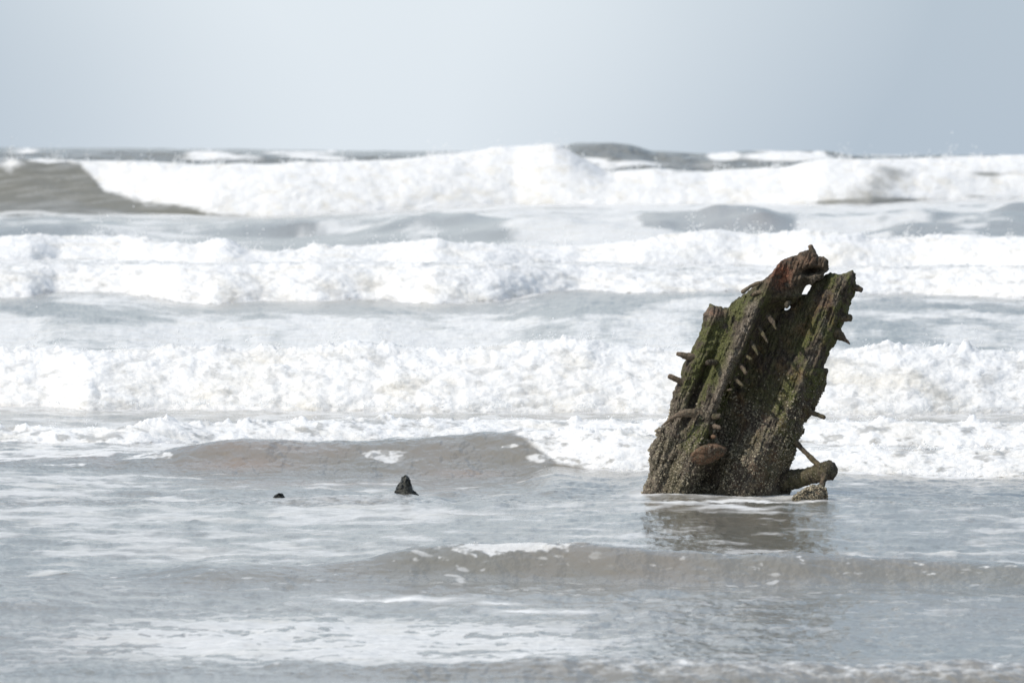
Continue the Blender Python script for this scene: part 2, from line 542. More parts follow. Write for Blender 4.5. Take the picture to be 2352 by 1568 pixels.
for (px, dd, hh, sw, sd) in ((240, 54.6, .035, 50, .35), (560, 54.0, .05, 160, .5), (1450, 53.3, .02, 200, .4), (700, 50.2, .02, 180, .2), (1000, 49.8, .03, 90, .15),
                             (350, 49.6, .02, 120, .2), (60, 37.5, .04, 120, .5), (560, 39.4, .035, 160, .4), (450, 39.9, .03, 60, .3)):
    z += hh * np.exp(-((PX - px) / sw) ** 2 - ((Y - dd) / sd) ** 2)
amp = 0.012 + 0.14 * far
z += amp * fbm2(X / (0.8 + 4 * far), Y / (0.55 + 2.8 * far), 4, 11) * 1.5
z += (0.017 + .008 * sstep(70, 50, Y) + .03 * sstep(72, 90, Y)) * np.where(seg('J'), .45, 1.0) * fbm2(X / .24, Y / .55, 4, 12, gain=.6) * (1 - .7 * sstep(80, 200, Y))
z += vfar * (0.75 * noise2(X / 45, Y / 26, 14) + 0.30 * noise2(X / 14, Y / 9, 15)) * 1.3
z += vfar * 0.6
# little plunging ripple right at the wreck foot
z += .018 * np.exp(-((PX - 1680) / 190) ** 2 - ((Y - 48.55 - .05 * np.sin(PX / 37)) / .09) ** 2)
z += .014 * np.exp(-((PX - 1700) / 150) ** 2 - ((Y - 48.0 - .05 * np.sin(PX / 45 + 1)) / .10) ** 2)

# --- foam cover
foam = np.zeros_like(Y)
n_big = 1.8 * fbm2(X / 1.1, Y / 1.6, 4, 21)
n_med = 1.8 * fbm2(X / .33, Y / .5, 4, 22)
scl = 1 + 3 * far
n_far = 1.8 * fbm2(X / (1.0 * scl), Y / (1.3 * scl), 5, 23)
lace = 1 - np.abs(fbm2(X / (.22 * scl), Y / (.34 * scl), 3, 24)) * 3.2      # net-like strands


def cover(level, n, soft=.22):
    """share of the surface under foam, patchy"""
    return sstep(-soft, soft, n + (level - .5) * 1.2)


broken = np.zeros_like(Y)       # where the surface is churned into lumps
def front_foam(n, strength, fade=0.0):
    global foam, broken
    m = seg(n) * strength
    foam = np.maximum(foam, m); broken = np.maximum(broken, m)


edge = .05 * fbm2(X / (.10 * scl), segt * 60, 3, 62)
def gaps(amount):
    # thin, see-through places in the churned foam
    q = 1.8 * fbm3(X / (.16 * scl), Y / (.3 * scl), z / (.07 * scl), 4, 61, gain=.6)
    return 1 - amount * sstep(.05, .55, q)
near_gaps = gaps(.62)
front_foam('F', (1 - .5 * (1 - near_gaps)) * sstep(-.02, .0, segt + edge * .6))
front_foam('H', near_gaps * sstep(-.02, .0, segt + edge))
front_foam('D', (1 - .5 * (1 - near_gaps)) * sstep(-.02, .0, segt + edge))
front_foam('C', one[None, :] + 0 * segt)
lim2 = np.interp(PX, [1150, 1180, 1205, 1240, 1280, 1350, 1420, 1500], [975, 988, 1008, 1034, 1056, 1078, 1090, 1110])
h2b = sstep(9, -9, PY - lim2 + 17 * n_med)
front_foam('H2', near_gaps * h2b * sstep(-.02, .005, segt + edge))
# the far big wave: a clean face at the left, its white front starting on a slant
lim = np.interp(PX, [0, 180, 240, 380, 500, 640], [352, 368, 428, 460, 492, 520])
fa = sstep(9, -9, PY - lim + 26 * n_far + 10 * fbm2(X / .5, PY / 5, 4, 63))
fa = np.maximum(fa, .12 * sstep(-.1, .6, fbm2(X / 1.2 + PY / 14, PY / 16, 4, 64) * 1.8 + .1))
fa = np.maximum(fa, sstep(1.0, .2, np.abs(PX - 25) / 55 + np.abs(PY - 378) / 40 + n_far * .8))
fa = np.maximum(fa, sstep(1.0, .6, np.abs(PX - 110) / 90 + np.abs(PY - 370) / 8 + n_far))
dark_gap = gauss(2110, 462, 110, 5) * .75 + gauss(1930, 466, 60, 4) * .7 + gauss(2240, 452, 40, 6) * .8 + gauss(2270, 398, 45, 6) * .75
front_foam('A', np.clip(fa * (1 - .8 * sstep(.3, .8, dark_gap + .7 * n_far)), 0, 1))
foam = np.maximum(foam, seg('Ab') * np.where(segt < .3, 1, 0) * fa)
# patches on the humps beyond it
for (px, py, sx, sy, s) in ((470, 362, 95, 12, 1), (560, 366, 120, 7, .8), (690, 360, 100, 7, 1.1), (1660, 358, 45, 11, 1.3), (1800, 362, 100, 14, 1.3), (1880, 352, 22, 14, 1.2),
                            (1370, 372, 30, 6, .8), (1440, 378, 60, 6, 1), (1400, 386, 60, 7, .7), (60, 352, 40, 4, 1), (2050, 360, 120, 6, .6), (760, 349, 12, 4, 1), (830, 346, 14, 3, 1)):
    m = s * gauss(px, py, sx, sy)
    foam = np.maximum(foam, (seg('A2') | seg('A2b')) * sstep(.35, .75, m + .6 * n_far))
front_foam_A2 = (seg('A2') | seg('A2b')) * foam
broken = np.maximum(broken, front_foam_A2)
# crest and back of the broken lines keep foam for some way
for n, keep, lv in (('Fb', 5.0, .80), ('Db', 30, 1.0), ('Hb', 1.2, .75), ('H2b', .8, .85), ('Cb', 10, .9)):
    dd = Y - sea_lines[names.index(n)][0]
    m = seg(n) * np.exp(-(dd / keep) ** 2)
    if n == 'H2b': m = m * brk2
    foam = np.maximum(foam, m * np.clip(.80 + .8 * n_med, 0, 1) * (.4 + .6 * near_gaps))
    if n in ('Db',): broken = np.maximum(broken, .8 * m)
    else: broken = np.maximum(broken, m * np.exp(-(dd / (.15 * keep)) ** 2))

# lacy apron running out ahead of each line of foam
for n, prev, wdt in (('F', 'Hb', .5), ('H', 'H2b', .12), ('D', 'Fb', 1.2), ('A', 'Cb', 7.0)):
    dist = (sea_lines[names.index(n)][0] - Y) / wdt
    ap = seg(prev) * sstep(1.1, .1, dist + .9 * (n_med if n in 'FH' else n_far) + .15)
    if n == 'A': ap = ap * sstep(420, 620, PX)
    foam = np.maximum(foam, .88 * ap)
dist = (H2_f - Y) / .5
foam = np.maximum(foam, .85 * seg('Lb') * sstep(1.1, .1, dist + .9 * n_med + .2) * sstep(1300, 1420, PX))
# flat zones between the lines
zoneE = seg('Fb')
levE = np.interp(PY, [690, 715, 740, 785], [.25, .45, .72, .74])
levE = levE - .9 * gauss(640, 706, 130, 10) - .8 * gauss(1370, 686, 130, 14) - .6 * gauss(120, 708, 110, 12) - .6 * gauss(1000, 712, 150, 9) - .5 * gauss(2130, 705, 140, 10) - .35 * gauss(300, 735, 130, 9) - .3 * gauss(900, 750, 160, 7)
foam = np.maximum(foam, zoneE * .78 * cover(levE, n_far * 1.0 + .2 * n_med, .3))
zoneB = seg('Cb')
levB = colf([(0, .30), (300, .40), (600, .25), (900, .45), (1150, .75), (1400, .85), (1900, .80), (2352, .70)])[None, :]
levB = levB - (.70 + .25 * n_big) * bare - .4 * gauss(1860, 515, 90, 14) \
    - .3 * gauss(1090, 535, 90, 20) + .3 * gauss(130, 497, 130, 6)
foam = np.maximum(foam, zoneB * .72 * cover(levB, n_far * (1.0 + .8 * bare) + .3 * n_big))
zoneG = seg('Hb')
foam = np.maximum(foam, zoneG * .55 * cover(.42 + 0 * PX, n_med * .6 + n_big * .4))
foam = np.maximum(foam, seg('H2b') * .8 * cover(.55 + 0 * PX, n_med))
zoneI = seg('Lb')
levI = .20 + .25 * gauss(150, 1100, 300, 40) + .5 * gauss(380, 1148, 60, 6) + .55 * gauss(850, 1128, 60, 6) + .3 * gauss(450, 1122, 250, 10) + .45 * gauss(900, 1048, 50, 8) + .45 * gauss(1190, 1028, 40, 6)
foam = np.maximum(foam, zoneI * .62 * cover(levI, n_med * .5 + n_big * .5))
foam = np.maximum(foam, seg('H2') * (1 - h2b) * .75 * (1 - .8 * sstep(-.1, .35, 1.8 * fbm2(X / .09, Y / .22, 3, 66))) * cover(-.20 + 1.3 * (gauss(880, 1050, 55, 9) + gauss(900, 1032, 45, 8) + gauss(870, 1040, 30, 5) + gauss(1170, 1026, 25, 5) + gauss(1240, 1052, 40, 12) + gauss(340, 1048, 80, 7) + gauss(150, 1068, 60, 6)), n_med, .15))
foam = np.maximum(foam, seg('L') * .30 * cover(.38 + .25 * gauss(780, 1142, 220, 12), fbm2(X / .06, Y / .08, 3, 31), .2))
zoneJ = seg('Jb')
levJ = .26 + .30 * gauss(500, 1180, 600, 40) + .7 * gauss(1700, 1152, 190, 4.5) + .4 * gauss(1550, 1152, 120, 3) + .35 * gauss(1750, 1176, 110, 5) + .1 * sstep(1400, 300, PX)
foam = np.maximum(foam, zoneJ * .50 * cover(levJ, n_med * .6 + n_big * .4))
foam = np.maximum(foam, (seg('L') | seg('Jb')) * np.clip(1.3 * (gauss(1700, 1151 + 3 * np.sin(PX / 40), 190, 3.0) + .8 * gauss(1690, 1168 + 2 * np.sin(PX / 30), 100, 2.2) + .6 * gauss(1540, 1153, 140, 2)), 0, .9))
ring = np.sqrt((np.maximum(np.abs(X - (1660 - 1176) / FPX * 49.4) - .42, 0)) ** 2 + (np.maximum(np.abs(Y - 49.5) - .12, 0) / 1.6) ** 2)
foam = np.maximum(foam, .75 * sstep(.35, .0, ring + .16 * n_med + .05) )
ringf = np.sqrt((np.maximum(np.abs(X - (935 - 1176) / FPX * 49.3) - .05, 0)) ** 2 + ((Y - 49.35) / 2.2) ** 2)
foam = np.maximum(foam, .5 * sstep(.20, .0, ringf + .10 * n_med))
topJ = gauss(1165, 1254, 130, 14)
nf = fbm2(X / .07, Y / .10, 3, 33)
front_foam('J', np.clip(.8 * sstep(.25, .6, topJ + .9 * nf), 0, 1) * sstep(.40, .65, segt + .3 * nf))
sp = fbm2(X / .16, Y / .16, 2, 35)
foam = np.maximum(foam, seg('J') * .42 * sstep(.26, .40, sp) * sstep(1500, 1250, PX) * sstep(800, 1000, PX))
foam = np.maximum(foam, seg('J') * .35 * sstep(.36, .48, sp))
zoneK = seg('Kb')
film = gauss(700, 1470, 620, 62) + .4 * gauss(1250, 1500, 250, 60)
levK = .15 + .62 * sstep(.1, .8, film)
nh = fbm2(X / .34, Y / .42, 3, 36)
nh2 = fbm2(X / .09, Y / .14, 2, 37)
foam = np.maximum(foam, zoneK * (.20 + .45 * sstep(.2, .8, film)) * cover(levK, nh * 1.6 + nh2 * .9, .06))
foam = np.maximum(foam, (zoneK | seg('J')) * np.clip(1.1 * (gauss(930, 1378 - 2 * np.cos(PX / 80), 120, 4.2) + gauss(810, 1377, 40, 4) + .9 * gauss(1150, 1386, 50, 3.5) + .9 * gauss(1200, 1402, 75, 4) + .7 * gauss(1330, 1405, 50, 3)), 0, .95))
front_foam('K', np.clip((.12 + 1.1 * nf) * sstep(1100, 1500, PX) + .15 * sstep(.2, .5, nf), 0, .85) * sstep(.15, .4, segt))
foam = np.clip(foam, 0, 1)

# --- silt stirred into the shoreward face
silt = np.clip(.6 * gauss(560, 1070, 160, 14) + .4 * gauss(600, 1035, 230, 20) + .5 * gauss(150, 1050, 160, 12) + .45 * gauss(240, 1065, 40, 10)
               + .5 * gauss(700, 1112, 300, 6) + .5 * gauss(1030, 1130, 90, 6) + .5 * gauss(1080, 1090, 90, 10)
               + (.13 + .2 * n_big) * sstep(75, 55, Y) + .22 * bare + .15 * sstep(90, 120, Y) * sstep(262, 250, Y), 0, 1)

# --- churn: lumps, tufts
k = np.clip(broken, 0, 1)
idx = k > .03
hx = np.interp(Y, [30, 50, 66, 115, 280, 400], [.11, .15, .26, .46, 1.5, 2.2])   # size of the biggest lumps in metres
ampL = np.interp(Y, [30, 42, 50, 58, 66, 80, 115, 280, 500], [.010, .014, .036, .038, .050, .050, .050, .075, .12])
xs, ys, zs, hs = X[idx], Y[idx], z[idx], hx[idx]
l1 = fbm3(xs / hs, ys / hs * .8, zs / hs * 2.2, 4, 41, gain=.6, billow=True)
l2 = fbm3(xs / hs * 2.7, ys / hs * 2.0, zs / hs * 5, 3, 45, gain=.6)
mag = np.zeros_like(Y)
mag[idx] = (l1 * 1.1 + l2 * .5)
mag *= ampL * k
# tall ragged tufts along the crests
crestiness = np.zeros_like(Y)
for n, nb in (('F', 'Fb'), ('H', 'Hb'), ('H2', 'H2b'), ('C', 'Cb'), ('D', 'Db'), ('A', 'Ab')):
    crestiness = np.maximum(crestiness, seg(n) * sstep(.6, 1, segt) * (.5 if n == 'D' else 1))
    dd = Y - sea_lines[names.index(nb)][0]
    crestiness = np.maximum(crestiness, seg(nb) * np.exp(-(dd / (.6 * hx)) ** 2))
tuft = np.clip(fbm3(X / hx * 1.1, Y / hx * .5, Z / hx * 2.0, 4, 47, gain=.62) * 2.4, 0, 1.1)
z += k * crestiness * tuft * ampL * 1.25
Yd = Y - mag * .95
z += mag * .55
X = X + k * ampL * .35 * fbm2(X / hx * 2, Y / hx * 2 + z / hx * 3, 2, 48)
Yd = np.where(segid == 0, Y, Yd)

V = np.stack([X, Yd, z], -1).reshape(-1, 3)
ii = np.arange(NR * NC).reshape(NR, NC)
Fq = np.stack([ii[:-1, :-1], ii[:-1, 1:], ii[1:, 1:], ii[1:, :-1]], -1).reshape(-1, 4)
sea = mesh_object('sea', V, Fq, M_WATER)
sea['kind'] = 'structure'
set_attr(sea, 'foam', foam); set_attr(sea, 'silt', silt)

# wet sand under and behind the camera, sloping into the shallows
b = NB('wet_sand')
pn = b.pos()
b.t.links.new(b.n('ShaderNodeBsdfPrincipled', Base__Color=b.mix(b.noise(pn, 1.5, 5, .6), rgb(.20, .16, .12), rgb(.30, .25, .19)), Roughness=.45).outputs[0], b.out.inputs[0])
gx = np.linspace(-400, 400, 81); gy = np.array([-200, -60, -20, 0, 10, 20, 26, 60, 120])
gz = np.array([1.6, 1.0, .62, .40, .2, .04, -.10, -1.2, -3])
GX, GY = np.meshgrid(gx, gy); GZ = np.repeat(gz[:, None], 81, 1)
jj = np.arange(GX.size).reshape(GX.shape)
sand = mesh_object('beach', np.stack([GX, GY, GZ], -1).reshape(-1, 3),
                   np.stack([jj[:-1, :-1], jj[:-1, 1:], jj[1:, 1:], jj[1:, :-1]], -1).reshape(-1, 4), b.m)
sand['kind'] = 'structure'


# ------------------------------------------------------------------ spray thrown up from the crests
def droplets(P, r):
    """one small octahedron per drop"""
    o = np.array([[1, 0, 0], [-1, 0, 0], [0, 1, 0], [0, -1, 0], [0, 0, 1], [0, 0, -1]], float)
    f = np.array([[0, 2, 4], [2, 1, 4], [1, 3, 4], [3, 0, 4], [2, 0, 5], [1, 2, 5], [3, 1, 5], [0, 3, 5]])
    VV = P[:, None, :] + o[None] * r[:, None, None] * (1 + .5 * rng.random((len(P), 6, 1)))
    FF = f[None] + 6 * np.arange(len(P))[:, None, None]
    return VV.reshape(-1, 3), FF.reshape(-1, 3)


PP, RR = [], []
def spray(cd, cz, n, hgt, r, lo=-.061, hi=.061, clump=60, seed=1):
    s = rng.uniform(lo, hi, n)
    w = np.clip(fbm2(s * 400, s * 0 + seed, 3, 70 + seed) * 2.2 + .15, 0, 1)
    s = s[rng.random(n) < w]
    w = np.clip(fbm2(s * 400, s * 0 + seed, 3, 70 + seed) * 2.2 + .15, 0, 1)
    d = np.interp(s, scol, cd); h0 = np.interp(s, scol, cz)
    hh = hgt * rng.exponential(.42, len(s)) * (.3 + w)
    d = d + rng.normal(0, hgt * .8, len(s))
    PP.append(np.stack([s * d, d, h0 - .02 + hh], -1)); RR.append(r * rng.uniform(.5, 1.3, len(s)))


spray(F_cd, F_cz, 5000, .11, .005, seed=1)
spray(H_cd, H_cz, 3500, .05, .004, seed=2)
spray(H2_cd, H2_cz, 2500, .05, .004, lo=.004, seed=3)
spray(C_cd, C_cz, 4500, .20, .010, seed=4)
spray(D_cd, D_cz, 2500, .12, .008, seed=5)
spray(A_cd, A_cz, 6000, .40, .022, seed=6)
spray(J_cd, J_cz, 500, .012, .003, lo=-.008, hi=.012, seed=7)
spray(F_f, 0 * F_f + .05, 3500, .05, .005, seed=8)
spray(H2_f, 0 * H2_f + .03, 1600, .03, .004, lo=.004, seed=9)
VV, FF = droplets(np.concatenate(PP), np.concatenate(RR))
sprayo = mesh_object('spray', VV, FF, M_FOAM)
sprayo['kind'] = 'stuff'
sprayo['label'] = 'fine white spray flying off the breaking wave crests'
sprayo['category'] = 'spray'


# ------------------------------------------------------------------ voxel surface extraction
def surface_nets(f, org, h):
    nx, ny, nz = f.shape
    neg = f < 0
    cnt = np.zeros((nx - 1, ny - 1, nz - 1), np.float32)
    acc = [np.zeros_like(cnt) for _ in range(3)]
    sl = lambda o, n: slice(o, n - 1 + o)
    for ax in range(3):
        for a in (0, 1):
            for c in (0, 1):
                o0 = [0, 0, 0]; others = [i for i in range(3) if i != ax]
                o0[others[0]] = a; o0[others[1]] = c
                o1 = list(o0); o1[ax] = 1
                f0 = f[sl(o0[0], nx), sl(o0[1], ny), sl(o0[2], nz)]
                f1 = f[sl(o1[0], nx), sl(o1[1], ny), sl(o1[2], nz)]
                m = (f0 < 0) != (f1 < 0)
                t = np.where(m, f0 / np.where(m, f0 - f1, 1), 0)
                cnt += m
                for i in range(3):
                    acc[i] += (t if i == ax else o0[i] * m)
    act = cnt > 0
    ids = np.full(cnt.shape, -1, np.int64)
    ids[act] = np.arange(act.sum())
    g = np.argwhere(act)
    V = np.stack([acc[i][act] / cnt[act] + g[:, i] for i in range(3)], -1) * h + np.array(org)
    faces = []
    for ax in range(3):
        b_, c_ = (ax + 1) % 3, (ax + 2) % 3
        s0 = [slice(1, -1)] * 3; s1 = [slice(1, -1)] * 3
        s0[ax] = slice(0, -1); s1[ax] = slice(1, None)
        n0 = neg[tuple(s0)]; n1 = neg[tuple(s1)]
        ch = n0 != n1
        e = np.argwhere(ch)
        off = np.array([1, 1, 1]); off[ax] = 0
        e = e + off
        flip = n0[ch]
        def cell(db, dc):
            q = e.copy(); q[:, b_] += db; q[:, c_] += dc
            return ids[q[:, 0], q[:, 1], q[:, 2]]
        q = np.stack([cell(-1, -1), cell(0, -1), cell(0, 0), cell(-1, 0)], -1)
        q[~flip] = q[~flip][:, ::-1]
        faces.append(q)
    F = np.concatenate(faces)
    F = F[(F >= 0).all(1)]
    return V, F


def poly_sdf(px, py, P):
    P = np.asarray(P, float)
    d = np.full(px.shape, 1e9); inside = np.zeros(px.shape, bool)
    for i in range(len(P)):
        x0, y0 = P[i]; x1, y1 = P[(i + 1) % len(P)]
        ex, ey = x1 - x0, y1 - y0
        t = np.clip(((px - x0) * ex + (py - y0) * ey) / (ex * ex + ey * ey + 1e-9), 0, 1)
        d = np.minimum(d, (px - x0 - t * ex) ** 2 + (py - y0 - t * ey) ** 2)
        c = ((y0 > py) != (y1 > py)) & (px < ex * (py - y0) / (ey if ey else 1e-9) + x0)
        inside ^= c
    d = np.sqrt(d)
    return np.where(inside, -d, d)


def Z1(a): return [((1550 + x / 3.92) / 1.063, (560 + y / 3.92) / 1.063) for x, y in a]
def Z2(a): return [((1500 + x / 3.618) / 1.063, (850 + y / 3.618) / 1.063) for x, y in a]


WD = 49.5                       # distance of the wreck
PXM = WD / FPX                  # metres per frame unit there


def wpt(px, py, t):
    """wreck-local position: frame column/row at the wreck's distance, t = metres away from the camera"""
    p = unproj(np.asarray(px, float), np.asarray(py, float), WD + 0 * np.asarray(px, float))
    p[..., 1] += t
    return p


base = wpt(1640.0, 1137.0, .15)
wreck = bpy.data.objects.new('shipwreck_timber', None)
C.objects.link(wreck)
wreck.location = (float(base[0]), float(base[1]), 0)
wreck.empty_display_size = .3
wreck['label'] = 'tall leaning remnant of mossy barnacled ship timbers with many pegs, standing in the shallow surf'
wreck['category'] = 'shipwreck'

L_poly = Z2([(230, 1400), (245, 1290), (285, 1190), (312, 1100), (318, 960), (312, 900), (345, 830), (385, 800), (375, 730), (400, 698), (440, 710),
             (470, 660), (490, 590), (505, 500), (530, 400), (550, 330)]) + \
    Z1([(440, 1440), (455, 1350), (480, 1270), (530, 1200), (570, 1130), (605, 1050), (640, 980), (655, 900), (660, 820), (690, 770), (735, 715), (770, 738),
        (840, 755), (900, 752), (940, 710), (1000, 665), (1060, 630), (1120, 570), (1170, 520), (1250, 480), (1310, 430), (1360, 370), (1400, 310),
        (1440, 290), (1500, 265), (1560, 250), (1600, 222), (1660, 205), (1720, 225), (1760, 262), (1812, 262), (1850, 300), (1858, 330),
        (1850, 380), (1822, 425), (1805, 470), (1740, 500), (1700, 530), (1640, 540), (1600, 610), (1560, 690), (1480, 730), (1400, 800), (1340, 900), (1250, 960), (1210, 1050),
        (1120, 1150), (1040, 1280), (980, 1390), (930, 1500)]) + \
    Z2([(1010, 300), (950, 420), (900, 560), (880, 680), (900, 790), (1000, 880), (1060, 1000), (1040, 1150), (1010, 1400)])
R_poly = Z2([(830, 1400), (780, 900), (760, 650), (850, 420), (930, 200)]) + \
    Z1([(1000, 1200), (1180, 950), (1300, 820), (1440, 700), (1540, 700), (1600, 640), (1660, 620), (1700, 560), (1712, 490), (1790, 470), (1835, 438), (1880, 418), (1920, 432), (1985, 444), (2040, 410), (2090, 400), (2113, 430), (2120, 520), (2120, 600),
        (2085, 680), (2062, 740), (2050, 810), (2010, 880), (1975, 960), (1945, 1060), (1890, 1150), (1832, 1230)]) + \
    Z2([(1880, 80), (1862, 170), (1885, 240), (1868, 290), (1885, 320), (1850, 385), (1812, 450), (1790, 520), (1740, 600), (1690, 655), (1665, 690),
        (1678, 740), (1640, 790), (1612, 850), (1618, 900), (1580, 980), (1552, 1060), (1548, 1150), (1560, 1400)])

hv = 1.35
xs_ = np.arange(1450, 1990, hv, dtype=np.float32); ys_ = np.arange(560, 1172, hv, dtype=np.float32)
GX, GY = np.meshgrid(xs_, ys_, indexing='ij')
X0 = GX + .40 * (GY - 1137)


def relief(poly, prof, seed, thick, extra=None, flutes=1.0):
    """solid between a carved front and a rounder back inside an outline; returns a mesh in world metres"""
    # ragged outline
    sd = poly_sdf(GX + 2.2 * noise2(GX / 9, GY / 9, seed) + 2.5 * noise2(GX / 26, GY / 26, seed + 1), GY + 2.2 * noise2(GX / 9, GY / 9, seed + 2), poly)
    sd = sd + 1.5 * noise2(X0 / 5, GY / 11, seed + 7)
    pr = np.interp(X0, [p[0] for p in prof], [p[1] for p in prof])
    w = 5
    kx = np.hanning(2 * w + 3)[1:-1]; kx /= kx.sum()
    if extra is not None: pr = pr + extra()
    # soften, then carve
    pr = np.apply_along_axis(lambda a: np.convolve(np.pad(a, w, mode='edge'), kx, 'valid'), 0, pr)
    n = 17 * noise2(X0 / 15, GY / 95, seed + 3) + 7 * flutes * noise2(X0 / 6.5, GY / 60, seed + 4) + 13 * fbm2(GX / 34, GY / 40, 3, seed + 5) \
        + 20 * fbm2(GX / 10, GY / 12, 4, seed + 6) - 6 * np.clip(noise2(X0 / 4.5, GY / 36, seed + 8), 0, 1) * 2 * flutes
    inward = np.clip(-sd, 0, 60)
    rnd = 45 * (1 - np.exp(-inward / 12)) - 45
    front = (pr + n + rnd) / 1000.0            # metres proud towards the camera
    back = thick + .03 * fbm2(GX / 30, GY / 60, 3, seed + 9) + .05 * (1 - np.exp(-inward / 14)) - .05
    ts = np.arange(-.19, thick + .07, hv * PXM * 1.15, dtype=np.float32)
    fr = front[:, :, None].astype(np.float32); bk = back[:, :, None].astype(np.float32)
    T = ts[None, None, :]
    nside = (noise3(GX[:, :, None] / 12, GY[:, :, None] / 14, (T / PXM) / 12, seed + 12) * 3.0) * PXM
    f = np.maximum(np.maximum(-fr - T, T - bk) * .8, (sd * PXM)[:, :, None].astype(np.float32) + nside)
    return f, ts


def to_world(V):
    px = xs_[0] + V[:, 0] * hv; py = ys_[0] + V[:, 1] * hv
    return px, py


def voxel_part(name, poly, prof, seed, thick, mat, extra=None, cut=None, flutes=1.0):
    f, ts = relief(poly, prof, seed, thick, extra, flutes)
    if cut is not None: f = cut(f, ts)
    f[0] = f[-1] = 1; f[:, 0] = f[:, -1] = 1; f[:, :, 0] = f[:, :, -1] = 1
    V, F = surface_nets(f, (0, 0, 0), 1.0)
    px = xs_[0] + V[:, 0] * hv; py = ys_[0] + V[:, 1] * hv
    t = ts[0] + V[:, 2] * (ts[1] - ts[0])
    P = wpt(px, py, t)
    o = mesh_object(name, P, F, mat, wreck)
    x0 = px + .4 * (py - 1137)
    crust_glint = sstep(860, 1080, py) * .8 + .28  # barnacles low down; the constant floor adds specks everywhere as painted highlights
    moss = np.clip(sstep(1120, 930, py) * (.95 - .65 * sstep(1575, 1600, x0) * sstep(1720, 1690, x0)) + .25, 0, 1)  # less moss in the recess: its shade is deepened through the colour
    return o, px, py, t, x0, crust_glint, moss


def ell(cx, cy, a, b, ang):
    c, s = math.cos(ang), math.sin(ang)
    dx, dy = GX - cx, GY - cy
    return np.sqrt(((dx * c + dy * s) / a) ** 2 + ((-dx * s + dy * c) / b) ** 2)


def extraL():
    e = np.zeros_like(GX)
    head = sstep(715, 680, GY)
    e += head * (np.interp(GX, [1690, 1740, 1800, 1850, 1900], [0, 25, 45, 60, 40]) - np.interp(X0, [1440, 1560, 1600, 1700], [10, 60, -70, -90]) * .9)
    cav = Z1([(1690, 400)])[0]
    e -= 120 * np.exp(-ell(cav[0], cav[1], 20, 7, -.15) ** 2)
    cav = Z1([(1610, 560)])[0]
    e -= 50 * np.exp(-ell(cav[0], cav[1], 14, 22, .5) ** 2)
    # saddle between the left shoulder and the head
    e += 30 * np.exp(-ell(1632, 718, 14, 18, 0) ** 2)
    # foot of the timber swells out
    e += 45 * sstep(1000, 1090, GY) * np.exp(-((GX - 1590) / 50) ** 2)
    e += 30 * sstep(1050, 1120, GY) * np.exp(-((GX - 1515) / 22) ** 2)
    c = Z2([(830, 1120)])[0]
    e -= 75 * np.exp(-ell(c[0] + 10, c[1] + 12, 42, 22, -.3) ** 2)
    e -= 52 * np.exp(-((X0 - 1508) / 8) ** 2) * sstep(800, 850, GY) * sstep(1010, 930, GY)
    e -= 14 * np.exp(-((X0 - 1512) / 9) ** 2)
    g = Z2([(700, 420)])[0]
    e -= 55 * np.exp(-ell(g[0], g[1], 8, 62, .36) ** 2)
    return e


profL = [(1440, -10), (1470, 18), (1492, 15), (1504, 16), (1516, 18), (1532, 30), (1554, 90), (1572, 84), (1583, -10), (1598, -95), (1700, -100)]
profR = [(1540, -130), (1590, -150), (1625, -140), (1655, -100), (1690, -40), (1712, -2), (1735, 22), (1752, 18), (1768, -12), (1790, -50)]


def extraR():
    e = 85 * sstep(930, 1080, GY) * sstep(1600, 1640, X0) * sstep(1740, 1700, X0)
    e -= 55 * np.exp(-((X0 - 1700) / 7) ** 2) * sstep(830, 780, GY)
    g = Z1([(1850, 840)])[0]
    e -= 50 * np.exp(-ell(g[0], g[1], 7, 20, .35) ** 2)
    g = Z1([(1700, 1210)])[0]
    e -= 32 * np.exp(-ell(g[0], g[1], 10, 14, .35) ** 2)
    e += 24 * np.sin(X0 / 3.1 + 2 * noise2(X0 / 20, GY / 60, 5)) * sstep(930, 990, GY) * sstep(1110, 1050, GY) * np.exp(-((X0 - 1660) / 40) ** 2)
    e -= 70 * sstep(1020, 1090, GY) * np.exp(-((GX - 1800) / 22) ** 2)
    e += 30 * np.exp(-ell(Z2([(1200, 1010)])[0][0], Z2([(1200, 1010)])[0][1], 24, 14, -.2) ** 2)
    return e


h1 = Z1([(1655, 573)])[0]; h2 = Z1([(1470, 758)])[0]


def cut_holes(f, ts):
    a = (ell(h1[0], h1[1], 6.5, 12, .62) - 1) * 7 * PXM
    b_ = (ell(h2[0], h2[1], 8, 4, -.5) - 1) * 4 * PXM
    hole = np.minimum(a, b_)[:, :, None]
    return np.maximum(f, -hole.astype(np.float32))


o, px, py, t, x0, crust_glint, moss = voxel_part('hull_frame', L_poly, profL, 100, .20, M_WOOD, extraL, cut_holes)
hr = Z1([(1400, 430)])[0]; sh = Z1([(760, 790)])[0]; h3 = Z1([(1650, 300)])[0]
rust = 1.3 * np.exp(-(((px - hr[0]) / 24) ** 2 + ((py - hr[1]) / 30) ** 2)) + .5 * np.exp(-(((px - sh[0]) / 26) ** 2 + ((py - sh[1]) / 10) ** 2)) \
    + .30 * np.exp(-(((px - h3[0]) / 40) ** 2 + ((py - h3[1]) / 22) ** 2))
headm = sstep(700, 650, py)
ridge = np.exp(-((x0 - 1556 - 10 * noise3(px / 30, py / 30, t * 9, 9)) / 12) ** 2) * sstep(660, 720, py) * sstep(1010, 900, py) + .7 * np.exp(-((px - Z1([(1720, 480)])[0][0]) / 12) ** 2 - ((py - Z1([(1720, 480)])[0][1]) / 14) ** 2)
ridge = np.clip(ridge + .8 * np.exp(-((px - sh[0]) / 26) ** 2 - ((py - sh[1] - 3) / 14) ** 2) + .55 * sstep(860, 960, py) * sstep(1530, 1500, x0), 0, 1)
set_attr(o, 'ridge', ridge)
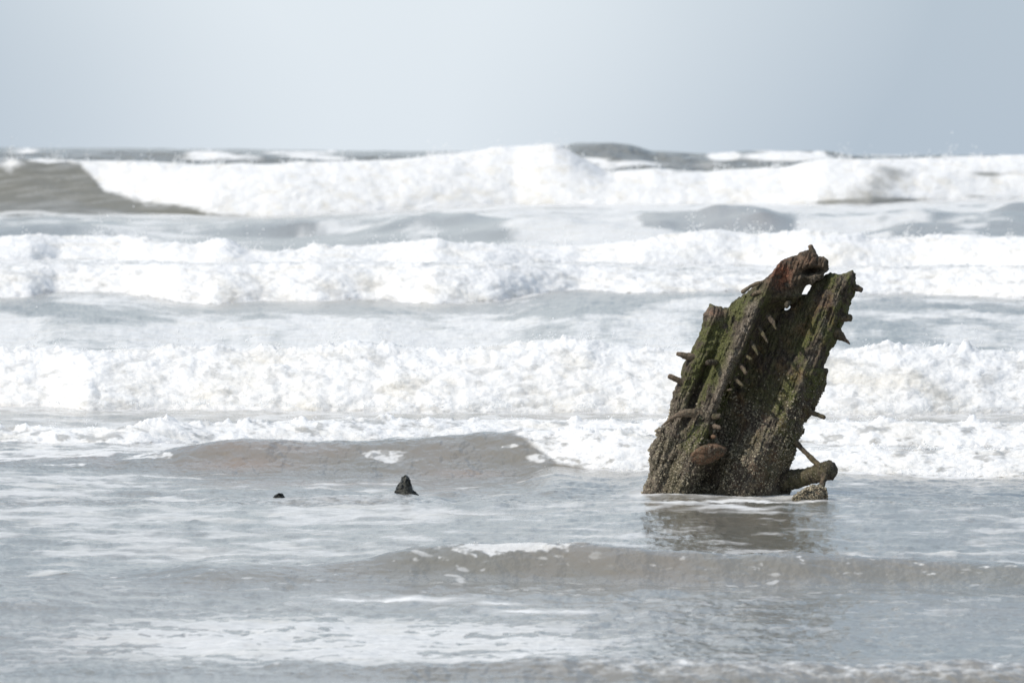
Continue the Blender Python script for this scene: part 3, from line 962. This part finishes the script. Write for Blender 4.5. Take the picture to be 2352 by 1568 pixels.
set_attr(o, 'crust_glint', crust_glint); set_attr(o, 'moss', moss * (1 - .75 * headm) * (1 - .8 * ridge) * (1 - np.clip(rust, 0, 1))); set_attr(o, 'rust', np.clip(rust, 0, 1))
left_surf = (px, py, t)
o2, px2, py2, t2, x02, crust_glint2, moss2 = voxel_part('hull_plank', R_poly, profR, 200, .22, M_WOOD, extraR, cut_holes, 1.3)
set_attr(o2, 'ridge', np.clip(.9 * np.exp(-((x02 - 1738) / 9) ** 2) * sstep(1000, 820, py2) + .35 * sstep(900, 1000, py2), 0, 1) * np.clip(.6 + noise3(px2 / 22, py2 / 30, t2 * 9, 19) * 1.2, 0, 1))
set_attr(o2, 'crust_glint', crust_glint2); set_attr(o2, 'moss', moss2); set_attr(o2, 'rust', .25 * np.clip(noise3(px2 / 40, py2 / 40, t2 * 8, 3) * 2, 0, 1))


# ------------------------------------------------------------------ tubes for pegs, rods, log
def tube(name, pts, rad, mat, parent, seed=0, ns=20, lump=.24, squash=1.0, label=None, res=9):
    """pts: (px, py, t) list; rad in frame units; a lumpy capped rod"""
    P = np.array([wpt(p[0], p[1], p[2]) for p in pts]); r = np.array(rad, float) * PXM
    # resample
    seglen = np.linalg.norm(np.diff(P, axis=0), axis=1); s = np.concatenate([[0], np.cumsum(seglen)])
    n = max(6, int(s[-1] / (res * PXM * .35)))
    u = np.linspace(0, s[-1], n)
    Q = np.stack([np.interp(u, s, P[:, i]) for i in range(3)], -1); rr = np.interp(u, s, r)
    for _ in range(3):
        Q[1:-1] = .5 * Q[1:-1] + .25 * (Q[:-2] + Q[2:])
    T = np.gradient(Q, axis=0); T /= np.linalg.norm(T, axis=1)[:, None]
    up = np.array([0.13, -.2, .97]) if abs(T[0][2]) < .8 else np.array([0., -1., .1])
    rings = []
    caps = [(-.9, .35), (-.55, .8)], [(.45, .86), (.72, .5)]
    seqs = [(Q[0] + T[0] * rr[0] * a * .6, rr[0] * b2, T[0]) for a, b2 in caps[0]]
    seqs += [(Q[i], rr[i], T[i]) for i in range(n)]
    seqs += [(Q[-1] + T[-1] * rr[-1] * a * .6, rr[-1] * b2, T[-1]) for a, b2 in caps[1]]
    ang = np.linspace(0, 2 * np.pi, ns, endpoint=False)
    for c, rad_, tt in seqs:
        A = np.cross(up, tt); A /= np.linalg.norm(A); B = np.cross(tt, A)
        ring = c + rad_ * (np.cos(ang)[:, None] * A + np.sin(ang)[:, None] * B * squash)
        q = ring / (PXM * 7)
        k = 1 + lump * 2 * fbm3(q[:, 0], q[:, 1], q[:, 2], 3, 300 + seed)
        rings.append(c + (ring - c) * k[:, None])
    V = np.concatenate(rings + [[seqs[0][0] - T[0] * .2 * rr[0]], [seqs[-1][0] + T[-1] * .12 * rr[-1]]])
    m = len(rings)
    F = []
    for i in range(m - 1):
        for j in range(ns):
            F.append((i * ns + j, i * ns + (j + 1) % ns, (i + 1) * ns + (j + 1) % ns, (i + 1) * ns + j))
    a0, a1 = m * ns, m * ns + 1
    for j in range(0, ns, 2):
        F.append((a0, (j + 2) % ns, (j + 1) % ns, j))
        F.append((a1, (m - 1) * ns + j, (m - 1) * ns + j + 1, (m - 1) * ns + (j + 2) % ns))
    o = mesh_object(name, V, F, mat, parent)
    if label: o['label'] = label
    return o


def p1(x, y, t): a = Z1([(x, y)])[0]; return (a[0], a[1], t)
def p2(x, y, t): a = Z2([(x, y)])[0]; return (a[0], a[1], t)


U1 = 1 / 3.92 / 1.063; U2 = 1 / 3.618 / 1.063
T = lambda name, pts, rad, mat, u, seed, **k: tube(name, pts, [r * u for r in rad], mat, wreck, seed, **k)
# left edge
T('peg', [p1(620, 1225, .03), p1(500, 1215, .02), p1(450, 1200, .0), p1(405, 1188, .0)], [30, 36, 26, 18], M_BOLT, U1, 1)
T('peg', [p1(500, 1490, .03), p1(430, 1450, .02), p1(370, 1420, .0), p1(328, 1402, .0)], [36, 30, 26, 24], M_BOLT, U1, 2)
T('iron_spike', [p1(1330, 530, .0), p1(1250, 505, -.02), p1(1170, 512, -.04), p1(1090, 552, -.05), p1(1045, 588, -.05), p1(1025, 600, -.05)], [22, 20, 17, 16, 20, 20], M_BOLT, U1, 3, label='pale curved spike reaching left from the rusty head')
T('iron_spike', [p1(1290, 570, -.03), p1(1220, 600, -.05), p1(1150, 605, -.05), p1(1110, 630, -.03)], [24, 24, 20, 14], M_BOLT, U1, 4)
T('peg', [p1(1715, 250, .04), p1(1700, 215, .04), p1(1690, 180, .03), p1(1680, 158, .03)], [30, 30, 26, 22], M_BOLT, U1, 5, label='short pale peg on the very top')
# right edge
T('peg', [p1(2060, 540, .06), p1(2110, 555, .05), p1(2150, 572, .03), p1(2172, 580, .03)], [32, 34, 26, 26], M_DARKBOLT, U1, 6)
T('peg', [p1(1970, 850, .06), p1(2020, 845, .05), p1(2070, 850, .05)], [40, 38, 34], M_DARKBOLT, U1, 7)
T('iron_spike', [p1(1920, 980, .06), p1(1960, 1015, .06), p1(2010, 1055, .05), p1(2060, 1097, .04)], [60, 48, 24, 7], M_DARKBOLT, U1, 8)
T('peg', [p2(1830, 200, .08), p2(1880, 208, .08)], [34, 28], M_DARKBOLT, U2, 9)
T('peg', [p2(1690, 550, .06), p2(1760, 575, .05), p2(1820, 598, .04), p2(1860, 612, .03)], [24, 22, 20, 18], M_DARKBOLT, U2, 10, label='dark straight peg on the right edge')
T('peg', [p2(1640, 735, .1), p2(1672, 738, .1)], [30, 26], M_DARKBOLT, U2, 31)
T('iron_rod', [p2(1560, 760, .08), p2(1620, 850, .06), p2(1700, 930, .03), p2(1780, 1010, .0), p2(1870, 1085, -.05)], [34, 24, 22, 26, 24], M_DARKBOLT, U2, 11, lump=.2, label='crusted rod slanting down to the log')
T('iron_spike', [p2(700, 570, -.06), p2(620, 565, -.08), p2(540, 592, -.08), p2(470, 640, -.07), p2(415, 686, -.06)], [40, 34, 20, 13, 6], M_BOLT, U2, 12, label='pale pointed spike reaching left low on the timber')
# row of pegs in the shaded recess
front = [((1270, 830), (1320, 880), (1345, 950), 26, 26, 8), ((1190, 940), (1230, 1010), (1270, 1082), 26, 24, 9), ((1110, 1070), (1145, 1130), (1175, 1198), 26, 24, 9),
         ((1050, 1200), (1080, 1218), (1110, 1240), 26, 28, 20), ((1000, 1285), (1025, 1320), (1062, 1372), 24, 24, 18), ((950, 1415), (985, 1452), (1030, 1492), 26, 26, 20),
         ((860, 1540), (890, 1532), (925, 1525), 20, 20, 18)]
for i, (a, m_, c, r0, r1, r2) in enumerate(front):
    q_ = (1.0, .8, .92, .7, 1.0, .8, .65)[i]
    T('wooden_peg', [p1(*a, -.015), p1(*m_, -.07), p1(*c, -.10)], [r0 * q_, r1 * q_ * .85, r2 * q_ * .9], M_MPEG, U1, 13 + i, lump=.35)
for i, (a, c, r) in enumerate((((850, 600), (935, 596), 28), ((860, 680), (930, 698), 22), ((850, 778), (888, 778), 20))):
    T('wooden_peg', [p2(*a, -.02), p2((a[0] + c[0]) / 2, (a[1] + c[1]) / 2, -.075), p2(*c, -.09)], [r, r, r * .75], (M_LOG, M_BOLT, M_RUST)[i], U2, 22 + i)
T('wooden_peg', [p1(790, 1275, -.0), p1(730, 1270, -.06), p1(690, 1272, -.09)], [28, 28, 24], M_LOG, U1, 26)
T('wooden_peg', [p1(1480, 700, .02), p1(1455, 715, -.05), p1(1450, 740, -.07)], [24, 26, 18], M_LOG, U1, 27)

# the broken-off beam end, a wide flat oval of rusty wood seen end on
c = Z2([(825, 935)])[0]
def oval_stub(name, poly, tf, tb, mat, seed, tilt=.0, parent=wreck, dome=.03):
    P = np.array(poly); cx, cy = P.mean(0)
    # dense boundary
    Q = []
    for i in range(len(P)):
        a, b2 = P[i], P[(i + 1) % len(P)]
        for u in np.linspace(0, 1, 8, endpoint=False): Q.append(a * (1 - u) + b2 * u)
    Q = np.array(Q)
    for _ in range(3): Q = (np.roll(Q, 1, 0) + 2 * Q + np.roll(Q, -1, 0)) / 4
    m = len(Q); V = []
    levels = [(1.12, tb), (1.08, tb * .5 + tf * .5), (1.04, tf + .012), (1.0, tf), (.92, tf - .35 * dome), (.75, tf - .6 * dome), (.5, tf - .85 * dome), (.25, tf - dome), (.02, tf - dome)]
    for k, tt in levels:
        q = (Q - [cx, cy]) * k + [cx, cy]
        tl = tt - tilt * (cy - q[:, 1]) * PXM * -1
        nn = fbm3(q[:, 0] / 9, q[:, 1] / 9, tl / PXM / 9, 3, seed)
        V.append(wpt(q[:, 0] + 4 * nn, q[:, 1] + 3 * nn, tl - .022 * nn))
    V = np.concatenate(V)
    F = []
    for i in range(len(levels) - 1):
        for j in range(m):
            F.append((i * m + j, i * m + (j + 1) % m, (i + 1) * m + (j + 1) % m, (i + 1) * m + j))
    F.append
    return mesh_object(name, V, F, mat, parent)


st = oval_stub('broken_beam_end', Z2([(665, 965), (680, 925), (750, 870), (830, 842), (900, 848), (985, 885), (960, 930), (900, 980), (840, 1010), (760, 1025), (700, 1025)]), -.135, .05, M_RUST, 400, tilt=-.55)
st['label'] = 'reddish rusty oval end of a broken beam'
oval_stub('broken_beam_end', Z2([(1175, 985), (1200, 950), (1260, 965), (1320, 960), (1310, 1000), (1260, 1035), (1200, 1045)]), -.03, .08, M_WOOD, 410, tilt=-.3)
# log to the right and the knotted lump under it
T('log', [p2(1380, 1225, .20), p2(1540, 1175, .14), p2(1700, 1140, .08), p2(1830, 1095, .02), p2(1900, 1072, -.03)], [88, 92, 74, 80, 88], M_LOG, U2, 28, ns=48, lump=.13, label='stubby mossy log lying at the right foot')
T('knee', [p2(1850, 1110, -.12), p2(1835, 1170, -.14), p2(1815, 1230, -.16), p2(1790, 1290, -.18)], [30, 26, 34, 50], M_DARKBOLT, U2, 29, lump=.2)


def blob(name, poly, thick, y0, mat, parent=None, seed=0, loc=None, rough=1.0, pxm=PXM, D=WD, step=1.0, flat=1.0):
    """solid swollen from an outline, deepest in its middle"""
    P = np.array(poly); x_a, y_a = P.min(0) - 8; x_b, y_b = P.max(0) + 8
    xs = np.arange(x_a, x_b, step); ys = np.arange(y_a, y_b, step); ts = np.arange(-thick * 1.2, thick * 1.2, step * pxm)
    gx, gy = np.meshgrid(xs, ys, indexing='ij')
    sd = poly_sdf(gx + 1.2 * noise2(gx / 6, gy / 6, seed), gy + 1.2 * noise2(gx / 6, gy / 6, seed + 1), P)
    inn = -sd.min()
    hgt = thick * np.sqrt(np.clip(1 - (1 - np.clip(-sd, 0, inn) / inn) ** 2, 0, 1))
    T3 = ts[None, None, :]
    f = np.where(sd[:, :, None] > 0, sd[:, :, None] * pxm + 0 * T3, np.abs(T3) - hgt[:, :, None])
    f = f + rough * pxm * (2.2 * noise3(gx[:, :, None] / 9, gy[:, :, None] / 9, T3 / pxm / 9, seed + 2) + 1.3 * noise3(gx[:, :, None] / 3.5, gy[:, :, None] / 3.5, T3 / pxm / 3.5, seed + 3))
    f[0] = f[-1] = 1; f[:, 0] = f[:, -1] = 1; f[:, :, 0] = f[:, :, -1] = 1
    V, F = surface_nets(f, (0, 0, 0), 1.0)
    W = unproj(xs[0] + V[:, 0] * step, ys[0] + V[:, 1] * step, D + 0 * V[:, 0])
    W[:, 1] += y0 + ts[0] + V[:, 2] * (ts[1] - ts[0])
    return mesh_object(name, W, F, mat, parent)


lump = blob('barnacled_stub', Z2([(1540, 1400), (1560, 1290), (1600, 1258), (1650, 1225), (1720, 1192), (1790, 1190), (1835, 1212), (1850, 1260), (1856, 1300), (1835, 1340), (1820, 1400)]), .10, -.45, M_LUMP, wreck, 500)
lump['label'] = 'pale barnacle-crusted stump in front of the log'

# barnacles: little cones crusting the lower half
def barnacles(objs, n, name='barnacles'):
    VV, FF = [], []; off = 0
    for ob, zlo, zhi, cnt, flt in objs:
        me = ob.data
        co = np.zeros(len(me.vertices) * 3, np.float32); me.vertices.foreach_get('co', co); co = co.reshape(-1, 3)
        no = np.zeros(len(me.vertices) * 3, np.float32); me.vertices.foreach_get('normal', no); no = no.reshape(-1, 3)
        ok = (co[:, 2] > 0) & (no[:, 1] < .25)
        w = sstep(zhi, zlo, co[:, 2]) * (.25 + np.clip(.5 + 2.2 * fbm3(co[:, 0] * 9, co[:, 1] * 9, co[:, 2] * 6, 3, 88), 0, 1.2))
        w = np.where(ok, w, 0)
        pick = rng.choice(len(co), cnt, p=w / w.sum())
        p = co[pick]; nn = no[pick]; nn /= np.linalg.norm(nn, axis=1)[:, None] + 1e-6
        a = np.cross(nn, rng.normal(size=nn.shape)); a /= np.linalg.norm(a, axis=1)[:, None] + 1e-6
        b2 = np.cross(nn, a)
        r = rng.uniform(.0022, .0062, cnt)[:, None] * rng.choice([1, 1, 1.5], (cnt, 1))
        ring = [p - nn * r * .2 + r * (math.cos(t_) * a + math.sin(t_) * b2) for t_ in np.arange(5) * 2 * math.pi / 5]
        ring2 = [p + nn * r * .9 + .45 * r * (math.cos(t_) * a + math.sin(t_) * b2) for t_ in np.arange(5) * 2 * math.pi / 5]
        V = np.stack(ring + ring2, 1)                      # cnt,10,3
        f = [(i, (i + 1) % 5, 5 + (i + 1) % 5, 5 + i) for i in range(5)] + [(5, 6, 7, 8), (5, 8, 9, 9)]
        f = np.array(f[:6])
        FF.append((f[None] + off + 10 * np.arange(cnt)[:, None, None]).reshape(-1, 4))
        VV.append(V.reshape(-1, 3)); off += 10 * cnt
    b = NB('barnacle_shell')
    oi = b.noise(b.pos(), 110, 2)
    cc = b.mix(b.ramp(oi, .35, .65), rgb(.045, .04, .026), rgb(.42, .36, .25))
    b.t.links.new(b.n('ShaderNodeBsdfPrincipled', Base__Color=cc, Roughness=.6).outputs[0], b.out.inputs[0])
    o = mesh_object(name, np.concatenate(VV), np.concatenate(FF), b.m, wreck, smooth=False)
    o['kind'] = 'stuff'
    return o


for ob in (o, o2, lump):
    pass
barnacles([(o, .25, .75, 1500, 0), (o2, .25, .8, 1700, 0), (lump, .3, .6, 1200, 0)], 0)

# ------------------------------------------------------------------ the two dark rocks breaking the surface
fin = blob('rock', [((600 + x / 4.704) / 1.063, (1130 + y / 4.704) / 1.063) for x, y in
                    [(1660, 480), (1720, 350), (1730, 280), (1790, 190), (1800, 155), (1845, 130), (1880, 160), (1900, 230), (1930, 300), (1975, 345), (1990, 370), (2010, 480)]],
           .055, -.15, M_ROCK, seed=600, step=.7)
fin['label'] = 'dark triangular fin-shaped rock poking out of the shallow water'
fin['category'] = 'rock'
nub = blob('rock', [((600 + x / 4.704) / 1.063, (1130 + y / 4.704) / 1.063) for x, y in
                    [(270, 470), (315, 400), (340, 362), (390, 335), (430, 348), (458, 392), (490, 470)]], .04, -.15, M_ROCK, seed=620, step=.6)
nub['label'] = 'tiny rounded dark rock barely showing above the ripple'
nub['category'] = 'rock'
